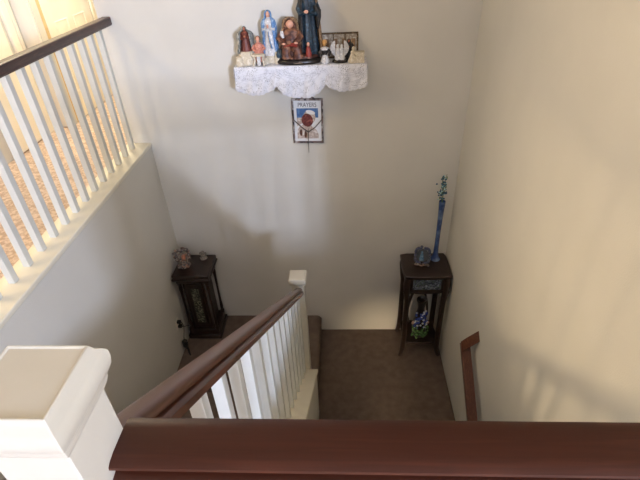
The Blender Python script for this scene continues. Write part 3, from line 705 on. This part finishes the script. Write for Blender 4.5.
# vase with blue flowers standing inside the stand
ZV = .179
t = thing('vase', 'tall black vase painted and dressed with blue flowers inside the dark stand', 'vase', (SXC+.0, SYC-.04, ZV))
MB().lathe([(.055, 0), (.060, .008), (.066, .05), (.070, .11), (.062, .19), (.046, .26), (.034, .31), (.032, .35), (.040, .40), (.050, .44), (.046, .45), (.028, .43)], n=28).build('body', 'base_black', t)
random.seed(3)
mb = MB()
for k in range(46):
    a = random.uniform(-2.6, -.5); z = random.uniform(.02, .15); r = .072+random.uniform(0, .012)
    mb.ball((r*math.cos(a)*1.05, r*math.sin(a), z), (.012, .008, .014), 6)
mb.build('leaves', 'leaf', t, smooth=60)
mb = MB(); m2 = MB(); m3 = MB()
for k in range(60):
    a = random.uniform(-2.5, -.6); z = random.uniform(.13, .34); r = .064-.1*max(0, z-.2)+random.uniform(0, .012)
    (mb if random.random() < .6 else m2).ball((r*math.cos(a), r*math.sin(a), z), (.011, .008, .011), 6)
for a, z in ((-2.75, .17), (-.35, .18), (-2.65, .19)): m3.ball((.074*math.cos(a), .074*math.sin(a), z), (.016, .01, .014), 6)
tag(mb.build('blue_flowers', 'petal_blue', t, smooth=60), kind='stuff'); tag(m2.build('white_flowers', 'petal_white', t, smooth=60), kind='stuff'); tag(m3.build('peach_flowers', 'peach', t, smooth=60), kind='stuff')
# blue bud vase on top
ZP = .997
t = thing('bud_vase', 'slender tall blue glass bud vase on the dark stand', 'vase', (.800, 3.285, ZP))
MB().lathe([(.044, 0), (.046, .006), (.038, .022), (.027, .045), (.022, .08), (.020, .14), (.019, .22), (.0195, .32), (.021, .42), (.024, .52), (.027, .585), (.0255, .590), (.021, .54)], n=24).build('body', 'blue_glass', t)
t = thing('artificial_flowers', 'sprig of teal blue flowers standing in the tall bud vase', 'flowers', (.800, 3.285, ZP+.55))
random.seed(11)
mb = MB(); m2 = MB(); st = MB(); lf = MB()
for k in range(4):
    st.tube([(0, 0, -.02), (random.uniform(-.008, .008), random.uniform(-.008, .008), .10), (random.uniform(-.03, .02), random.uniform(-.02, .02), .2+.03*k)], .002, 5)
for k in range(64):
    z = random.choice([random.gauss(.125, .022), random.gauss(.115, .02), random.gauss(.195, .012), .245]); 
    r = .016 if z < .17 else .013
    c = (random.gauss(-.010, r), random.gauss(0, r), z)
    (mb if random.random() < .84 else m2).ball(c, (random.uniform(.006, .011),)*2+(.006,), 6)
for k in range(8): lf.ball((random.gauss(0, .014), random.gauss(0, .012), random.uniform(.05, .26)), (.004, .004, .014), 6)
tag(mb.build('petals', 'petal', t, smooth=60), kind='stuff'); tag(m2.build('pale_petals', 'petal_pale', t, smooth=60), kind='stuff'); st.build('stems', 'leaf', t); lf.build('leaves', 'leaf', t, smooth=60)
# small ornate frame in front of the vase
t = thing('photo_frame', 'small ornate blue oval frame on the dark stand before the vase', 'picture frame', (.672, 3.20, ZP), -.15)
MF = Matrix.Rotation(-.22, 4, 'X')
mb = MB()
for k in range(26):
    a = 2*PI*k/26
    mb.ball((.060*abs(math.cos(a))**.55*(1 if math.cos(a) > 0 else -1), 0, .088+.070*abs(math.sin(a))**.6*(1 if math.sin(a) > 0 else -1)), (.014, .012, .015), 8, MF)
mb.ball((-.012, 0, .170), (.014, .010, .014), 8, MF)
mb.build('frame', 'ornate_blue', t, smooth=60)
mb = MB(); mb.rings([[MF @ Vector((.052*math.cos(2*PI*k/24), y, .090+.062*math.sin(2*PI*k/24))) for k in range(24)] for y in (-.003, .006)]); mb.build('picture', 'ink', t)
mb = MB(); mb.lathe([(.020, .045), (.020, .06), (.014, .09), (.012, .105), (.005, .112)], n=14, sy=.4, c=(-.006, -.006, 0), m=MF); mb.ball((-.006, -.008, .122), (.010, .006, .012), 8, MF); mb.build('picture_figure', 'print_sky', t)
mb = MB()
for k in range(11): mb.ball((-.055+.011*k, -.016+.006*math.sin(k), .012+.004*math.cos(k*2)), (.011, .012, .010), 6)
mb.build('shell_base', 'ornate', t, smooth=60)
mb = MB().box(-.008, .008, .012, .05, 0, .008).build('easel_foot', 'stand_wood', t)

# ------------------------------------------------------------------ lamps, daylight and added fill lights
t = thing('ceiling_lamp', 'round hall ceiling lamp above the panelled door', 'lamp', (-2.16, 4.0, 4.54))
MB().tube([(0, 0, 0), (0, 0, ZT-4.541)], .012).build('stem', 'metal', t)
MB().lathe([(.15, -.001), (.15, -.02), (.14, -.03)], n=30).build('lamp_base', 'metal', t)
gl = bpy.data.materials.new('lamp_glass'); gl.use_nodes = True
gb = gl.node_tree.nodes['Principled BSDF']; gb.inputs['Base Color'].default_value = lin((255, 244, 224)); gb.inputs['Emission Color'].default_value = lin((255, 226, 178)); gb.inputs['Emission Strength'].default_value = 3.
MB().lathe([(.135, -.03), (.13, -.06), (.10, -.085), (.05, -.098), (.01, -.10)], n=30).build('lamp_shade', gl, t)

def area(name, loc_, target, sx, sy, energy, col, spread=None):
    l = bpy.data.lights.new(name, 'AREA'); l.shape = 'RECTANGLE'; l.size = sx; l.size_y = sy; l.energy = energy; l.color = lin(col)[:3]
    if spread: l.spread = spread
    o = bpy.data.objects.new(name, l); COL.objects.link(o); o.location = loc_
    o.rotation_euler = (Vector(target)-Vector(loc_)).to_track_quat('-Z', 'Y').to_euler()
    return o
area('window_daylight', (3.37, -6.58, 4.25), (-.7, 3.4, 2.7), .75, .9, 830, (210, 223, 255))
area('hall_lamp_light', (-2.10, 4.0, 4.42), (-2.1, 3.7, 2.1), .3, .3, 46, (255, 238, 206))
area('side_window_light', (-4.9, 1.9, 3.05), (.9, 1.3, 2.2), .34, .5, 6.5, (255, 224, 178), .6)
area('cool_fill_light', (.1, -3.2, ZT-.02), (-.1, 3.4, 1.2), .7, .7, 38, (222, 230, 252))  # added cool fill for the lower back wall, no opening in the ceiling
area('warm_fill_light', (-3.3, .9, 4.8), (.9, 1.8, 2.4), .5, .5, 37, (255, 222, 158))  # added warm fill aimed at the right wall, no fixture
area('wall_foot_fill_light', (.35, .05, .55), (.38, 3.4, .02), .3, .08, .45, (255, 226, 186), .3)  # added light for the warm glow low on the back wall, no fixture

wd = bpy.data.worlds.new('world'); SC.world = wd; wd.use_nodes = True
wd.node_tree.nodes['Background'].inputs[0].default_value = (.6, .75, 1., 1); wd.node_tree.nodes['Background'].inputs[1].default_value = .6

# ------------------------------------------------------------------ camera
f_px, pit, yaw, rol = 461.3769, .6108, -.0642, -.0474
cy, sy = math.cos(yaw), math.sin(yaw)
fwd = Vector((sy*math.cos(pit), cy*math.cos(pit), -math.sin(pit))); rt = Vector((cy, -sy, 0)); up = rt.cross(fwd)
r2 = rt*math.cos(rol)+up*math.sin(rol); u2 = -rt*math.sin(rol)+up*math.cos(rol)
cam = bpy.data.cameras.new('camera'); cam.sensor_width = 36; cam.lens = f_px/640*36; cam.clip_start = .02
co = bpy.data.objects.new('camera', cam); COL.objects.link(co)
co.matrix_world = Matrix(((r2.x, u2.x, -fwd.x, 0), (r2.y, u2.y, -fwd.y, 0), (r2.z, u2.z, -fwd.z, 1.0347*3.4), (0, 0, 0, 1)))
SC.camera = co
SC.view_settings.view_transform = 'Standard'; SC.view_settings.look = 'None'; SC.view_settings.exposure = 0.; SC.view_settings.gamma = 1
SC.cycles.use_denoising = True
SC.cycles.max_bounces = 10; SC.cycles.diffuse_bounces = 6; SC.cycles.sample_clamp_indirect = 5; SC.cycles.transparent_max_bounces = 12
